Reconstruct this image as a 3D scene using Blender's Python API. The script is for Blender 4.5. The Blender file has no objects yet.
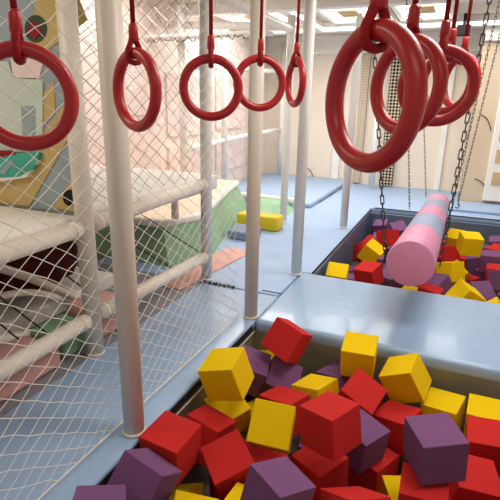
import bpy, bmesh, math, random
import numpy as np
from mathutils import Vector, Matrix
random.seed(7)
PI = math.pi
S = bpy.context.scene
C = S.collection

# ---------------------------------------------------------------- camera, light, exposure
CH = 1.45                                   # height of the lens above the pads
FPX = 470.0
def _n(v): return v/np.linalg.norm(v)
_dY = _n(np.array([211., -140., FPX])); _x0 = np.array([1150., 170., -FPX])
_dX = _n(_x0-_dY*(_x0@_dY)); _dZ = np.cross(_dX, _dY)
RW = np.array([_dX, _dY, _dZ])              # world = RW @ camera (x right, y down, z forward)
cam_data = bpy.data.cameras.new('camera'); cam = bpy.data.objects.new('camera', cam_data); C.objects.link(cam)
cam_data.sensor_width = 36; cam_data.lens = 36*FPX/500; cam_data.clip_start = 0.02
M3 = Matrix([[RW[i][0], -RW[i][1], -RW[i][2]] for i in range(3)])
cam.matrix_world = Matrix.Translation((0, 0, CH)) @ M3.to_4x4()
S.camera = cam
S.view_settings.view_transform = 'Standard'
S.view_settings.look = 'None'
S.view_settings.gamma = 1
S.view_settings.use_curve_mapping = False
S.view_settings.exposure = 0.2
w = bpy.data.worlds.new('world'); S.world = w; w.use_nodes = True
w.node_tree.nodes['Background'].inputs[0].default_value = (1.0, .93, .86, 1)
w.node_tree.nodes['Background'].inputs[1].default_value = 0.28
def area(name, loc, sx, sy, power, col=(1, .9, .78), rot=(0, 0, 0)):
    l = bpy.data.lights.new(name, 'AREA'); l.shape = 'RECTANGLE'; l.size = sx; l.size_y = sy
    l.energy = power; l.color = col
    o = bpy.data.objects.new(name, l); C.objects.link(o); o.location = loc; o.rotation_euler = rot
    return o
area('ceiling_lamp_far', (-1.0, 7.2, 2.66), 3.0, 1.6, 74, (1, .95, .89))
area('ceiling_lamp_middle', (.2, 4.2, 2.68), 1.4, 1.2, 40, (1, .96, .91))
area('ceiling_lamp_near', (.3, 2.0, 2.68), 1.0, .6, 33, (1, .95, .9))
area('ceiling_lamp_left', (-2.9, 7.0, 2.66), 1.0, 1.2, 32, (1, .95, .9))
area('ceiling_lamp_playhouse', (-3.0, 4.4, 2.68), 1.0, 1.0, 20, (1, .95, .9))
area('mural_fill_light', (-2.6, .6, 2.68), 1.0, 1.0, 20, (1, .88, .75))  # unseen fill light, added to brighten the mural and white platform
area('ceiling_lamp_entry', (.3, -.6, 2.68), 1.4, .8, 8, (1, .94, .87))

def onz(x, y, z=0):                         # photograph pixel -> point on a real plane of the place
    r = RW@np.array([x-250, y-250, FPX]); t = (z-CH)/r[2]; return Vector(r*t+np.array([0, 0, CH]))
def onx(x, y, X):
    r = RW@np.array([x-250, y-250, FPX]); t = X/r[0]; return Vector(r*t+np.array([0, 0, CH]))
def ony(x, y, Y):
    r = RW@np.array([x-250, y-250, FPX]); t = Y/r[1]; return Vector(r*t+np.array([0, 0, CH]))
def dep(x, y, d): return Vector(RW@(np.array([x-250, y-250, FPX])*d/FPX)+np.array([0, 0, CH]))

# ---------------------------------------------------------------- materials
def mat(name, col, rough=.5, spec=.5, noise=0, nscale=8, bump=0, bscale=20, coat=0, emit=0, alpha=None, detail=3):
    m = bpy.data.materials.new(name); m.use_nodes = True; nt = m.node_tree; b = nt.nodes['Principled BSDF']
    b.inputs['Base Color'].default_value = (*col, 1); b.inputs['Roughness'].default_value = rough
    b.inputs['Specular IOR Level'].default_value = spec; b.inputs['Coat Weight'].default_value = coat
    b.inputs['Coat Roughness'].default_value = .07
    tc = nt.nodes.new('ShaderNodeTexCoord')
    if noise:
        n = nt.nodes.new('ShaderNodeTexNoise'); n.inputs['Scale'].default_value = nscale; n.inputs['Detail'].default_value = detail
        nt.links.new(tc.outputs['Object'], n.inputs['Vector'])
        r = nt.nodes.new('ShaderNodeValToRGB')
        r.color_ramp.elements[0].position = .3; r.color_ramp.elements[1].position = .7
        r.color_ramp.elements[0].color = (*[max(0, c*(1-noise)) for c in col], 1)
        r.color_ramp.elements[1].color = (*[min(1, c*(1+noise)) for c in col], 1)
        nt.links.new(n.outputs['Fac'], r.inputs['Fac']); nt.links.new(r.outputs['Color'], b.inputs['Base Color'])
    if bump:
        n2 = nt.nodes.new('ShaderNodeTexNoise'); n2.inputs['Scale'].default_value = bscale; n2.inputs['Detail'].default_value = 4
        nt.links.new(tc.outputs['Object'], n2.inputs['Vector'])
        bp = nt.nodes.new('ShaderNodeBump'); bp.inputs['Strength'].default_value = bump; bp.inputs['Distance'].default_value = .02
        nt.links.new(n2.outputs['Fac'], bp.inputs['Height']); nt.links.new(bp.outputs['Normal'], b.inputs['Normal'])
    if emit:
        b.inputs['Emission Color'].default_value = (*col, 1); b.inputs['Emission Strength'].default_value = emit
    if alpha is not None:
        b.inputs['Alpha'].default_value = alpha
    return m
def srgb(r, g, b): return tuple(((c/255+.055)/1.055)**2.4 if c > 10 else c/3294 for c in (r, g, b))
M = dict(
    vinyl=mat('pale blue vinyl', srgb(150, 178, 210), .3, .4, .05, 3, .3, 7, .22),
    vinyl_far=mat('pale blue vinyl matt', srgb(158, 184, 218), .45, .4, .04, 3, .2, 7),
    pitwall=mat('olive grey vinyl', srgb(122, 118, 98), .5, .4, .12, 5, .3, 9),
    pitwall_blue=mat('slate blue vinyl', srgb(92, 110, 132), .45, .4, .1, 4, .25, 9),
    seam=mat('black seam', (.01, .01, .012), .7, .3),
    piping=mat('light piping', srgb(205, 200, 190), .5, .4),
    post=mat('cream post sleeve', srgb(232, 223, 207), .42, .5, .04, 6, .08, 14),
    postw=mat('white post sleeve', srgb(240, 238, 232), .42, .5, .03, 6),
    ring=mat('red plastic', srgb(182, 28, 32), .36, .5, .05, 14, .05, 60, .12),
    strap=mat('red webbing', srgb(160, 20, 22), .7, .3, .1, 60, .3, 200),
    net=mat('cream netting cord', srgb(240, 234, 222), .7, .3),
    netd=mat('grey netting cord', srgb(110, 104, 98), .8, .2),
    cord=mat('black cord', (.015, .015, .018), .6, .3),
    chain=mat('black steel chain', (.02, .02, .024), .35, .6),
    red=mat('red foam', srgb(196, 44, 42), .93, .15, .07, 90, .25, 160),
    yellow=mat('yellow foam', srgb(233, 196, 10), .93, .15, .06, 90, .25, 160),
    purple=mat('purple foam', srgb(120, 80, 122), .93, .15, .09, 90, .25, 160),
    pink=mat('pink vinyl', srgb(206, 136, 172), .4, .45, .05, 9, .1, 20),
    greyblue=mat('grey blue vinyl', srgb(138, 156, 186), .4, .45, .05, 9, .1, 20),
    wall=mat('cream wall paint', srgb(234, 222, 206), .85, .2, .03, 2),
    wall2=mat('beige wall paint', srgb(206, 188, 164), .85, .2, .03, 2),
    ceil=mat('ceiling paint', srgb(226, 214, 196), .9, .2, .03, 2),
    wallp=mat('pink tinted wall', srgb(238, 222, 213), .85, .2, .04, 2.2),
    pinkp=mat('faded pink panel', srgb(236, 214, 208), .75, .2, .08, 4),
    white=mat('white vinyl', srgb(232, 228, 220), .5, .4, .03, 3, .2, 5),
    green=mat('sage green vinyl', srgb(142, 180, 146), .5, .35, .06, 4, .3, 6),
    cream=mat('peach cream vinyl', srgb(236, 214, 190), .6, .3, .04, 4),
    yvinyl=mat('yellow vinyl', srgb(226, 196, 40), .45, .4, .04, 5, .2, 12),
    pinkpad=mat('dusty pink vinyl', srgb(222, 168, 160), .6, .3, .12, 7, .2, 12),
    tan=mat('tan mural paint', srgb(196, 172, 112), .7, .3, .05, 6),
    mblue=mat('grey blue mural paint', srgb(150, 166, 172), .7, .3, .04, 6),
    teal=mat('teal mural paint', srgb(70, 166, 150), .7, .3, .12, 12),
    dkred=mat('dark red paint', srgb(140, 24, 26), .7, .3),
    dkgreen=mat('dark green paint', srgb(60, 74, 52), .7, .3),
    black=mat('black', (.012, .012, .012), .7, .2),
    maroon=mat('maroon fabric', srgb(84, 32, 34), .9, .2, .25, 10, .4, 12),
    mint=mat('pale mint vinyl', srgb(196, 210, 196), .6, .3, .05, 5),
    lamp=mat('lamp diffuser', (1, .93, .82), .5, .3, emit=2.2),
    wood=mat('pale wood', srgb(206, 176, 132), .6, .3, .15, 5),
    floorl=mat('dull grey vinyl', srgb(138, 138, 146), .5, .4, .06, 3),
    grey=mat('warm grey floor', srgb(120, 112, 106), .8, .3, .1, 4),
    mesh=mat('blue grey mesh fabric', srgb(140, 152, 172), .9, .2, .3, 50, .4, 60),
)

# ---------------------------------------------------------------- helpers
def link(name, bm, m, parent=None, smooth=False, kind=None):
    me = bpy.data.meshes.new(name); bm.normal_update(); bm.to_mesh(me); bm.free()
    me.materials.append(M[m] if isinstance(m, str) else m)
    if smooth:
        for p in me.polygons: p.use_smooth = True
    o = bpy.data.objects.new(name, me); C.objects.link(o); o.parent = parent
    if kind: o['kind'] = kind
    return o
def tag(o, label, cat, group=None):
    o['label'] = label; o['category'] = cat
    if group: o['group'] = group
    return o
def empty(name, loc=(0, 0, 0), rot=(0, 0, 0)):
    o = bpy.data.objects.new(name, None); C.objects.link(o); o.location = loc; o.rotation_euler = rot
    o.empty_display_size = .1
    return o
def bevel(bm, r, seg=2):
    if r: bmesh.ops.bevel(bm, geom=list(bm.edges), offset=r, segments=seg, profile=.5, affect='EDGES')
def box(x0, x1, y0, y1, z0, z1, r=0, seg=2, bm=None):
    b = bmesh.new()
    mt = Matrix.Translation(((x0+x1)/2, (y0+y1)/2, (z0+z1)/2)) @ Matrix.Diagonal((x1-x0, y1-y0, z1-z0, 1))
    bmesh.ops.create_cube(b, size=1, matrix=mt); bevel(b, r, seg)
    return join(bm, b)
def join(bm, b):
    if bm is None: return b
    t = bpy.data.meshes.new('t'); b.to_mesh(t); b.free(); bm.from_mesh(t); bpy.data.meshes.remove(t); return bm
def poly(pts, z0, z1, r=0, bm=None, top=None):
    b = bmesh.new(); top = top or pts
    lo = [b.verts.new((p[0], p[1], z0)) for p in pts]; hi = [b.verts.new((p[0], p[1], z1)) for p in top]
    b.faces.new(lo[::-1]); b.faces.new(hi); n = len(pts)
    for i in range(n): b.faces.new((lo[i], lo[(i+1) % n], hi[(i+1) % n], hi[i]))
    bmesh.ops.recalc_face_normals(b, faces=b.faces); bevel(b, r)
    return join(bm, b)
def tube(pts, r, n=12, bm=None, closed=False, flat=1.0, caps=True, up=None):
    """sweep of a circle through points; r a number or one per point"""
    b = bm or bmesh.new(); P = [Vector(p) for p in pts]; k = len(P)
    rs = r if isinstance(r, (list, tuple)) else [r]*k
    rings = []; prev = None
    for i in range(k):
        if closed: t = (P[(i+1) % k]-P[i-1])
        else: t = P[min(i+1, k-1)]-P[max(i-1, 0)]
        t.normalize()
        if prev is None:
            a = Vector(up) if up else (Vector((0, 0, 1)) if abs(t.z) < .9 else Vector((1, 0, 0)))
        else: a = prev
        u = (a-t*a.dot(t)).normalized(); v = t.cross(u); prev = u
        rings.append([b.verts.new(P[i]+u*math.cos(2*PI*j/n)*rs[i]+v*math.sin(2*PI*j/n)*rs[i]*flat) for j in range(n)])
    for i in range(k if closed else k-1):
        A, B = rings[i], rings[(i+1) % k]
        for j in range(n): b.faces.new((A[j], A[(j+1) % n], B[(j+1) % n], B[j]))
    if caps and not closed:
        b.faces.new(rings[0][::-1]); b.faces.new(rings[-1])
    return b
def arc3(a, b, c, n=12):                     # quadratic curve a..c pulled towards b
    a, b, c = Vector(a), Vector(b), Vector(c)
    return [a*(1-t)**2+b*2*t*(1-t)+c*t*t for t in [i/n for i in range(n+1)]]
def rotm(w):
    w = Vector(w); th = w.length
    return Matrix.Rotation(th, 3, w.normalized()) if th > 1e-9 else Matrix.Identity(3)
def pole(name, p, z1, label, cat='post', m='post', r=.047, tip=.0, group=None, collar=True, z0=0):
    root = empty(name, (p[0], p[1], z0)); z1 = z1-z0
    pts = [(0, 0, 0), (0, 0, z1-.06), (0, 0, z1)] if tip else [(0, 0, 0), (0, 0, z1)]
    rs = [r, r, r*.25] if tip else [r, r]
    link('sleeve', tube(pts, rs, 24), m, root, True)
    if collar: link('base_collar', tube([(0, 0, 0.001), (0, 0, .012), (0, 0, .016)], [r*1.12, r*1.12, r*1.02], 24), m, root, True)
    return tag(root, label, cat, group)

# ---------------------------------------------------------------- the room
ZC = 2.75
link('floor', box(-4.1, 2.6, -1.6, 9.9, -.62, -.535), 'grey', kind='structure')
link('wall_left', box(-3.95, -3.7, -1.6, 9.9, -.535, ZC), 'wallp', kind='structure')
link('wall_back', box(-3.7, .17, 9.5, 9.7, -.535, ZC), 'wall', kind='structure')
link('wall_alcove', box(.17, 2.4, 8.25, 9.7, -.535, ZC), 'wall2', kind='structure')
link('wall_right', box(2.4, 2.6, -1.6, 9.9, -.535, ZC), 'wall', kind='structure')
link('ceiling', box(-4.1, 2.6, -1.6, 9.9, ZC, ZC+.1), 'ceil', kind='structure')
link('trim_1', box(-3.7, .17, 9.42, 9.5, 2.42, 2.75, .01), 'postw', kind='structure')
link('trim_2', box(.17, 2.4, 8.17, 8.25, 2.42, 2.75, .01), 'postw', kind='structure')
link('trim_3', box(-3.7, 2.4, 8.0, 8.14, 2.6, 2.75, .01), 'postw', kind='structure')
link('trim_4', box(-3.7, 2.4, 6.15, 6.3, 2.6, 2.75, .01), 'postw', kind='structure')
link('trim_5', box(-2.35, -2.2, 6.3, 8.0, 2.6, 2.75, .01), 'postw', kind='structure')
link('trim_6', box(-1.2, -1.06, 6.3, 8.0, 2.6, 2.75, .01), 'postw', kind='structure')
link('trim_7', box(-.28, -.18, 9.44, 9.5, 0, 2.42, .01), 'postw', kind='structure')
link('trim_8', box(-2.25, -2.1, 9.44, 9.5, 0, 2.42, .01), 'postw', kind='structure')

def ceiling_light(x0, x1, y0, y1, label):
    r = empty('ceiling_light', ((x0+x1)/2, (y0+y1)/2, 2.75)); hx, hy = (x1-x0)/2, (y1-y0)/2
    b = box(-hx, hx, -hy, -hy+.06, -.06, 0)
    box(-hx, hx, hy-.06, hy, -.06, 0, bm=b); box(-hx, -hx+.06, -hy+.06, hy-.06, -.06, 0, bm=b); box(hx-.06, hx, -hy+.06, hy-.06, -.06, 0, bm=b)
    link('frame', b, 'postw', r)
    link('diffuser', box(-hx+.06, hx-.06, -hy+.06, hy-.06, -.03, -.005), 'lamp', r)
    link('wood_panel', box(-hx*.35, hx*.35, -hy*.35, hy*.35, -.045, -.031), 'wood', r)
    return tag(r, label, 'ceiling light', 'lit ceiling panels')
ceiling_light(-2.0, -1.25, 6.6, 7.9, 'glowing ceiling panel above the far pit, left of the large red ring top')
ceiling_light(-1.0, -.25, 6.6, 7.9, 'glowing ceiling panel at top right behind the red straps')
ceiling_light(-3.5, -2.45, 6.5, 7.9, 'glowing ceiling panel over the netted playhouse at top left')
# dark ceiling speaker behind the right hand straps
r_ = ony(466, 13, 7.9)
sp = empty('ceiling_speaker', (r_.x, 7.9, 2.6)); link('housing', box(-.09, .09, -.06, .06, -.14, 0, .01), 'black', sp)
link('bracket', box(-.02, .02, -.02, .02, 0, .15), 'black', sp)
tag(sp, 'small black box speaker fixed under the ceiling at top right', 'speaker')

# ---------------------------------------------------------------- pads and pits
XL = -1.135
link('floor_padding', box(-3.7, -1.83, -1.4, 9.5, -.535, -.004), 'floorl', kind='structure').name = 'floor_left'
def pad(name, bm, m, label, cat='floor pad'):
    return tag(link(name, bm, m, None, True), label, cat)
def flatshade(o):
    for p in o.data.polygons: p.use_smooth = False
wp = pad('walkway_pad', box(-1.83, XL, .3, 3.29, -.06, 0, .012, 3), 'vinyl', 'long pale blue vinyl walkway pad under the left net beside the near pit'); flatshade(wp)
wq = poly([(-3.0, 3.31), (XL-.01, 3.31), (XL-.01, 3.93), (-1.05, 3.95), (-1.05, 7.2), (-1.85, 7.2), (-2.45, 6.7), (-3.0, 5.4)], -.06, 0, .012)
wq = pad('walkway_pad', wq, 'vinyl_far', 'pale blue vinyl floor beyond the laced seam, left of the far pit'); flatshade(wq)
dv = pad('divider_pad', box(XL, 1.2, 2.79, 3.91, -.09, .012, .035, 5), 'vinyl', 'wide glossy pale blue padded divider between the near and far foam pits', 'divider pad')
for p in dv.data.polygons: p.use_smooth = True
bk = pad('back_pad', box(-1.85, 1.2, 7.2, 8.24, -.06, 0, .012), 'vinyl_far', 'pale blue vinyl floor right behind the far pit'); flatshade(bk)
bk = pad('back_pad', box(-1.85, .165, 8.242, 9.498, -.06, 0, .012), 'vinyl_far', 'pale blue vinyl floor strip along the foot of the cream back wall'); flatshade(bk)
bx = pad('bench_pad', box(-.02, 1.2, 7.55, 8.24, .0, .05, .02, 3), 'vinyl_far', 'low pale blue pad along the back wall at the right frame edge', 'bench pad'); flatshade(bx)
fp = pad('entry_pad', box(-1.83, 1.2, -1.4, .29, -.06, 0, .012, 3), 'vinyl', 'pale blue pad in front of the near pit, below the picture'); flatshade(fp)
rp = pad('side_pad', box(1.265, 2.395, -1.39, 8.24, -.06, 0, .012, 3), 'vinyl', 'pale blue pad right of both pits'); flatshade(rp)
def pwall(x0, x1, y0, y1, m, label):
    o = link('pit_wall', box(x0, x1, y0, y1, -.535, -.062, .004), m); return tag(o, label, 'pit wall')
pwall(XL-.07, XL, .57, 2.79, 'pitwall', 'olive grey vinyl side wall of the near pit below the netted walkway')
pwall(XL, 1.2, 2.79, 2.85, 'pitwall', 'olive grey vinyl back wall of the near pit under the blue divider')
pwall(XL, 1.2, .45, .56, 'pitwall', 'olive grey vinyl front wall of the near pit below the picture')
pwall(1.2, 1.26, .56, 2.79, 'pitwall', 'olive grey vinyl right wall of the near pit')
pwall(-1.2, -1.05, 3.94, 7.2, 'pitwall_blue', 'slate blue left wall of the far pit')
pwall(-1.05, 1.2, 7.12, 7.2, 'pitwall_blue', 'slate blue back wall of the far pit')
pwall(-1.05, 1.2, 3.84, 3.91, 'pitwall_blue', 'slate blue near wall of the far pit under the divider')
pwall(1.2, 1.26, 3.94, 7.12, 'pitwall_blue', 'slate blue right wall of the far pit')
# piping along the rims
def piping(pts, r, m, label):
    return tag(link('rim_piping', tube(pts, r, 8), m, None, True), label, 'piping')
piping([(XL+.012, .6, -.066), (XL+.010, 1.3, -.062), (XL+.013, 2.0, -.068), (XL+.012, 2.76, -.066)], .005, 'piping', 'pale loose piping along the left rim of the near pit')
piping([(-1.045, 3.96, -.004), (-1.045, 7.1, -.004)], .008, 'seam', 'dark rim piping along the left edge of the far pit')
piping([(-1.0, 7.195, .004), (1.2, 7.195, .004)], .007, 'seam', 'dark rim piping along the back edge of the far pit')
tag(link('dark_gap_strip', box(XL+.0005, XL+.006, .6, 2.75, -.055, -.014), 'seam'), 'black strip painted as the dark gap below the walkway rim, near pit left', 'edge strip')  # flat black strip paints the dark gap between pad and pit wall
# laced seam across the walkway
b = tube([(-1.83+.014*i, 3.3+(.035 if i % 2 else -.035), .006) for i in range(23)], .006, 6)
tag(link('seam_lacing', b, 'cord', None, True), 'black lacing stitched across the blue walkway seam', 'lacing')
tag(link('seam_strip', box(-1.30, -1.135, 3.345, 3.355, .0, .004), 'seam'), 'thin dark seam beside the third post on the blue floor', 'seam')

# ---------------------------------------------------------------- posts and rails
pole('padded_post', (-1.185, 1.48), 2.5, 'thick cream padded post at left standing on the near pit rim, top out of frame')
pole('padded_post', (-1.185, 2.844), 2.5, 'cream padded post at the left end of the blue divider, just left of picture centre')
pole('padded_post', (-1.172, 3.853), 2.28, 'white padded post with a pointed top at the far left corner of the divider', tip=1, m='postw')
pole('padded_post', (-1.163, 5.741), 2.45, 'white padded post at the left rim of the far pit', tip=1, m='postw')
pole('padded_post', (-1.83, 1.97), 2.6, 'cream padded post holding the rails left of the netted walkway, nearest one', m='post', r=.05)
pole('padded_post', (-1.83, 3.38), 2.6, 'white padded post at the end of the two rails behind the net', m='postw')
pole('padded_post', (-1.94, 5.68), 2.45, 'white padded post close behind the pointed top post', m='postw')
pole('padded_post', (-1.35, 8.95), 2.42, 'distant white post against the back wall, left of the checkered curtain', m='postw', r=.06, collar=False)
def rail(a, c, label, r=.045, m='post', name='padded_rail', cat='rail'):
    root = empty(name, ((Vector(a)+Vector(c))/2))
    mid = (Vector(a)+Vector(c))/2
    d = (Vector(c)-Vector(a)).normalized()
    link('sleeve', tube([Vector(a)-mid, Vector(c)-mid], r, 20), m, root, True)
    for s in (-1, 1):
        e = (Vector(c)-mid)*s; link('end_wrap', tube([e-d*s*.05, e-d*s*.035], r*1.12, 16), m, root, True)
    return tag(root, label, cat)
rail((-1.83, .32, .765), (-1.83, 1.915, .785), 'padded cream rail running along the white platform edge at left, upper one')
rail((-1.83, 2.025, .79), (-1.83, 3.33, .835), 'padded white upper rail between the two back left posts')
rail((-1.83, .32, .21), (-1.83, 1.915, .235), 'padded cream lower rail at left crossing above the pink blocks')
rail((-1.83, 2.025, .24), (-1.83, 3.33, .215), 'padded white lower rail between the two back left posts')
rail((-3.65, 5.68, 2.42), (-1.99, 5.68, 2.34), 'white overhead tube crossing to the post behind the pointed one', m='postw')
rail((-1.9, 3.43, 2.28), (-1.94, 5.62, 2.3), 'white overhead tube running back from the end post of the rails', m='postw')
rail((-1.14, 2.84, 2.46), (2.4, 2.84, 2.46), 'overhead cross tube carrying the ring bars')
rail((-1.14, .1, 2.46), (2.4, .1, 2.46), 'overhead cross tube above the camera')
rail((-.955, .1, 2.555), (-.70, 2.84, 2.555), 'overhead bar carrying the left row of rings')
rail((-.15, .1, 2.555), (-.09, 2.84, 2.555), 'overhead bar carrying the right row of rings')
pole('padded_post', (-1.185, .1), 2.5, 'cream padded post beside the camera, left of the picture')

# ---------------------------------------------------------------- nets
def net_panel(to3, u0, u1, v0, v1, du, dv_, r, jit=.004, n=4, hole=None):
    b = bmesh.new(); nu = int((u1-u0)/du); nv = int((v1-v0)/dv_); rnd = random.Random(3); P = {}
    for i in range(nu+1):
        for j in range(nv+1):
            if (i+j) % 2 == 0:
                P[i, j] = Vector(to3(u0+i*du+rnd.gauss(0, jit), v0+j*dv_+rnd.gauss(0, jit), rnd.gauss(0, jit*.8)))
    for (i, j), p in P.items():
        for dj in (1, -1):
            q = P.get((i+1, j+dj))
            if q is not None: tube([p, q], r, n, b, caps=False)
    return b
# big net hung between the posts along the pit (its lower hem lies just inside the walkway edge)
nb = net_panel(lambda u, v, d: (-1.262+d-.015*math.sin(v*2.0), u, v), .35, 2.8, .012, 2.44, .054, .036, .0015, .003)
nt_ = empty('safety_net', (-1.2, 1.5, 0)); o = link('mesh', nb, 'net'); o.parent = nt_; o.matrix_parent_inverse = Matrix.Translation((1.2, -1.5, 0))
hm = tube([(-1.262, .35, .016), (-1.265, 1.4, .014), (-1.262, 2.8, .016)], .004, 6)
o = link('hem_cord', hm, 'net', None, True); o.parent = nt_; o.matrix_parent_inverse = Matrix.Translation((1.2, -1.5, 0))
tag(nt_, 'large cream diamond mesh safety net hanging along the left of the near pit', 'net')
nb = net_panel(lambda u, v, d: (-1.9+d, u, v), 2.12, 3.33, .88, 2.45, .075, .05, .0018)
tag(link('guard_net', nb, 'netd'), 'grey diamond guard net above the upper rail between the two back left posts', 'net')
nb = net_panel(lambda u, v, d: (u, 4.55+d, v), -3.6, -1.95, .45, 2.4, .09, .075, .002)
tag(link('playhouse_net', nb, 'net'), 'pale netting stretched across the playhouse behind the green bank', 'net')
# loose thread of the hem dangling in the pit by the leftmost post
lt = arc3((-1.135, 1.47, -.02), (-1.10, 1.40, -.09), (-1.125, 1.30, -.04))
tag(link('loose_cord', tube(lt, .0022, 6), 'net', None, True), 'loose cream cord loop drooping over the pit rim by the leftmost post', 'cord')

# ---------------------------------------------------------------- left play structure
pl = tag(link('soft_platform', box(-3.65, -1.9, .32, 2.03, .70, .83, .03, 3), 'white', None, True), 'white padded platform top behind the upper left rail, in front of the mural', 'platform')
pl2 = tag(link('soft_platform', box(-3.3, -1.9, 2.09, 3.74, .73, .86, .03, 3), 'white', None, True), 'white padded platform top behind the grey guard net', 'platform')
for i, (x, y) in enumerate(((-3.25, .5), (-3.5, 1.9), (-3.25, 2.3), (-3.25, 3.4), (-2.33, 3.69))):
    pole('platform_leg', (x, y), .70 if i < 2 else .73, ['cream stub post under the back of the white platform near the camera', 'cream stub post under the white platform by the mural', 'cream stub post under the second platform, front', 'cream stub post under the second platform, back left', 'white stub post under the second platform by the green bank'][i], 'platform leg', r=.035, collar=False, z0=(.42 if i == 4 else 0))
# mural: one board standing across the platform with painted shapes on it
MY = 2.06
def mp(x, y): p = ony(x, y, MY); return (p.x, p.z)
mural = empty('mural_panel', (-2.7, MY, .83))
def board(name, pts, m, y0, y1, holes=None):
    b = bmesh.new(); P = [mp(*p) for p in pts]
    f = [b.verts.new((p[0]+2.7, y0, p[1]-.83)) for p in P]; k = [b.verts.new((p[0]+2.7, y1, p[1]-.83)) for p in P]
    b.faces.new(f); b.faces.new(k[::-1])
    for i in range(len(P)): b.faces.new((f[i], k[i], k[(i+1) % len(P)], f[(i+1) % len(P)]))
    bmesh.ops.recalc_face_normals(b, faces=b.faces)
    return link(name, b, m, mural)
bb = box(-.95, .82, 0, .03, .0, 1.9); link('backing_board', bb, 'mblue', mural)
board('tan_stripe', [(40, -20), (72, -20), (88, 20), (38, 58), (30, 45)], 'tan', -.006, .0)
board('tan_stripe', [(38, 140), (78, 88), (84, 112), (30, 206), (-30, 200), (-30, 175)], 'tan', -.006, .0)
board('tan_corner', [(54, 208), (84, 160), (84, 213)], 'tan', -.006, .0)
board('tan_corner', [(42, 96), (54, 80), (56, 112), (42, 128)], 'tan', -.005, .0)
board('pink_patch', [(12, 60), (22, 47), (44, 62), (40, 78), (14, 78)], 'pinkp', -.008, .0)
board('white_box', [(-30, 60), (10, 62), (14, 78), (44, 80), (44, 148), (-30, 160)], 'mint', -.012, .0)
board('blue_stripe', [(23, 106), (37, 106), (37, 148), (25, 148)], 'mblue', -.015, -.012)
def disc(cx, cy, r, n=20, sy=1.15): return [(cx+r*math.cos(2*PI*i/n), cy+r*sy*math.sin(2*PI*i/n)) for i in range(n)]
board('round_badge', disc(37, 29, 11, 20, 1.25), 'dkgreen', -.010, .0)
board('badge_centre', [(36, 21), (44, 30), (37, 40), (29, 31)], 'dkred', -.014, -.010)
board('porthole', disc(71, 197.5, 7), 'black', -.010, .0)
board('teal_arch', [(-30, 158), (40, 151), (44, 153), (38, 168), (24, 176), (5, 177), (-30, 178)], 'teal', -.036, -.0)
board('white_arch_edge', [(-30, 172), (5, 172), (24, 169), (40, 158), (42, 161), (30, 177), (5, 181), (-30, 182)], 'white', -.034, .0)
board('dark_red_swoosh', [(-30, 150), (18, 150), (22, 153), (4, 157), (-30, 158)], 'dkred', -.040, -.036)
board('blue_swoosh', [(4, 172), (15, 160), (20, 160), (10, 174)], 'mblue', -.039, -.036)
tag(mural, 'tan and grey blue striped play mural standing on the white platform at far left', 'mural')

# things under the near platform
b = bmesh.new(); rnd = random.Random(4)
bmesh.ops.create_icosphere(b, subdivisions=4, radius=1)
for v in b.verts:
    k = 1+.16*math.sin(v.co.x*9+v.co.z*5)*math.cos(v.co.y*8)
    v.co = Vector((v.co.x*.24*k, v.co.y*.34*k, v.co.z*.19*k))
o = link('maroon_bundle', b, 'maroon', None, True); o.location = (-2.66, 2.32, .35)
tag(o, 'dark maroon crumpled fabric bundle beneath the white platform', 'bundle')
ps = tag(link('stacked_mat', box(-3.15, -2.42, 1.3, 2.9, 0, .12, .02), 'white', None, True), 'pale mat lying on the floor beneath the maroon bundle', 'mat')
def hoop(p1, p2, p3, label, r=.035, m='post'):
    tag(link('curved_tube', tube(arc3(p1, p2, p3, 14), r, 12), m, None, True), label, 'tube')
hoop(onx(-20, 262, -2.36), onx(40, 278, -2.36), onx(84, 303, -2.36), 'cream curved tube crossing in front of the maroon bundle', .028)
hoop(onx(-10, 342, -2.3), onx(50, 335, -2.3), onx(86, 318, -2.3), 'cream curved tube bending down behind the lower left rail', .04)
hoop(onx(-10, 300, -2.27), onx(30, 285, -2.27), onx(60, 300, -2.27), 'thin cream curved tube low beneath the platform', .022)
pk = tag(link('soft_block', box(-2.2, -1.9, 1.05, 1.78, 0, .14, .03, 3), 'pinkpad', None, True), 'dusty pink soft block on the floor under the lower left rail', 'soft block')
pk = tag(link('soft_block', box(-2.2, -1.9, 2.12, 2.42, 0, .2, .03, 3), 'pinkpad', None, True), 'small pink soft block right behind the leftmost rim post', 'soft block')
tag(link('soft_block', box(-2.2, -1.92, 1.82, 2.08, 0, .15, .03, 3), 'green', None, True), 'short grey green soft block between the two pink blocks', 'soft block')
for k, (p1, p2, X, lab) in enumerate([((40, 254), (82, 287), -2.0, 'black elastic cord slanting in front of the maroon bundle'),
                     ((-6, 292), (50, 335), -2.0, 'black elastic cord slanting low beneath the left platform'),
                     ((-6, 318), (20, 340), -2.05, 'short black elastic cord at the left frame edge under the platform'),
                     ((138, 212), (206, 256), -2.0, 'black elastic cord slanting in front of the green bank'),
                     ((112, 231), (172, 268), -2.0, 'lower black elastic cord slanting in front of the green bank')]):
    A, B = onx(*p1, X), onx(*p2, X)
    tag(link('elastic_cord', tube(arc3(A, (A+B)/2+Vector((0, 0, -.01)), B, 6), .005, 6), 'cord', None, True), lab, 'cord')

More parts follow.
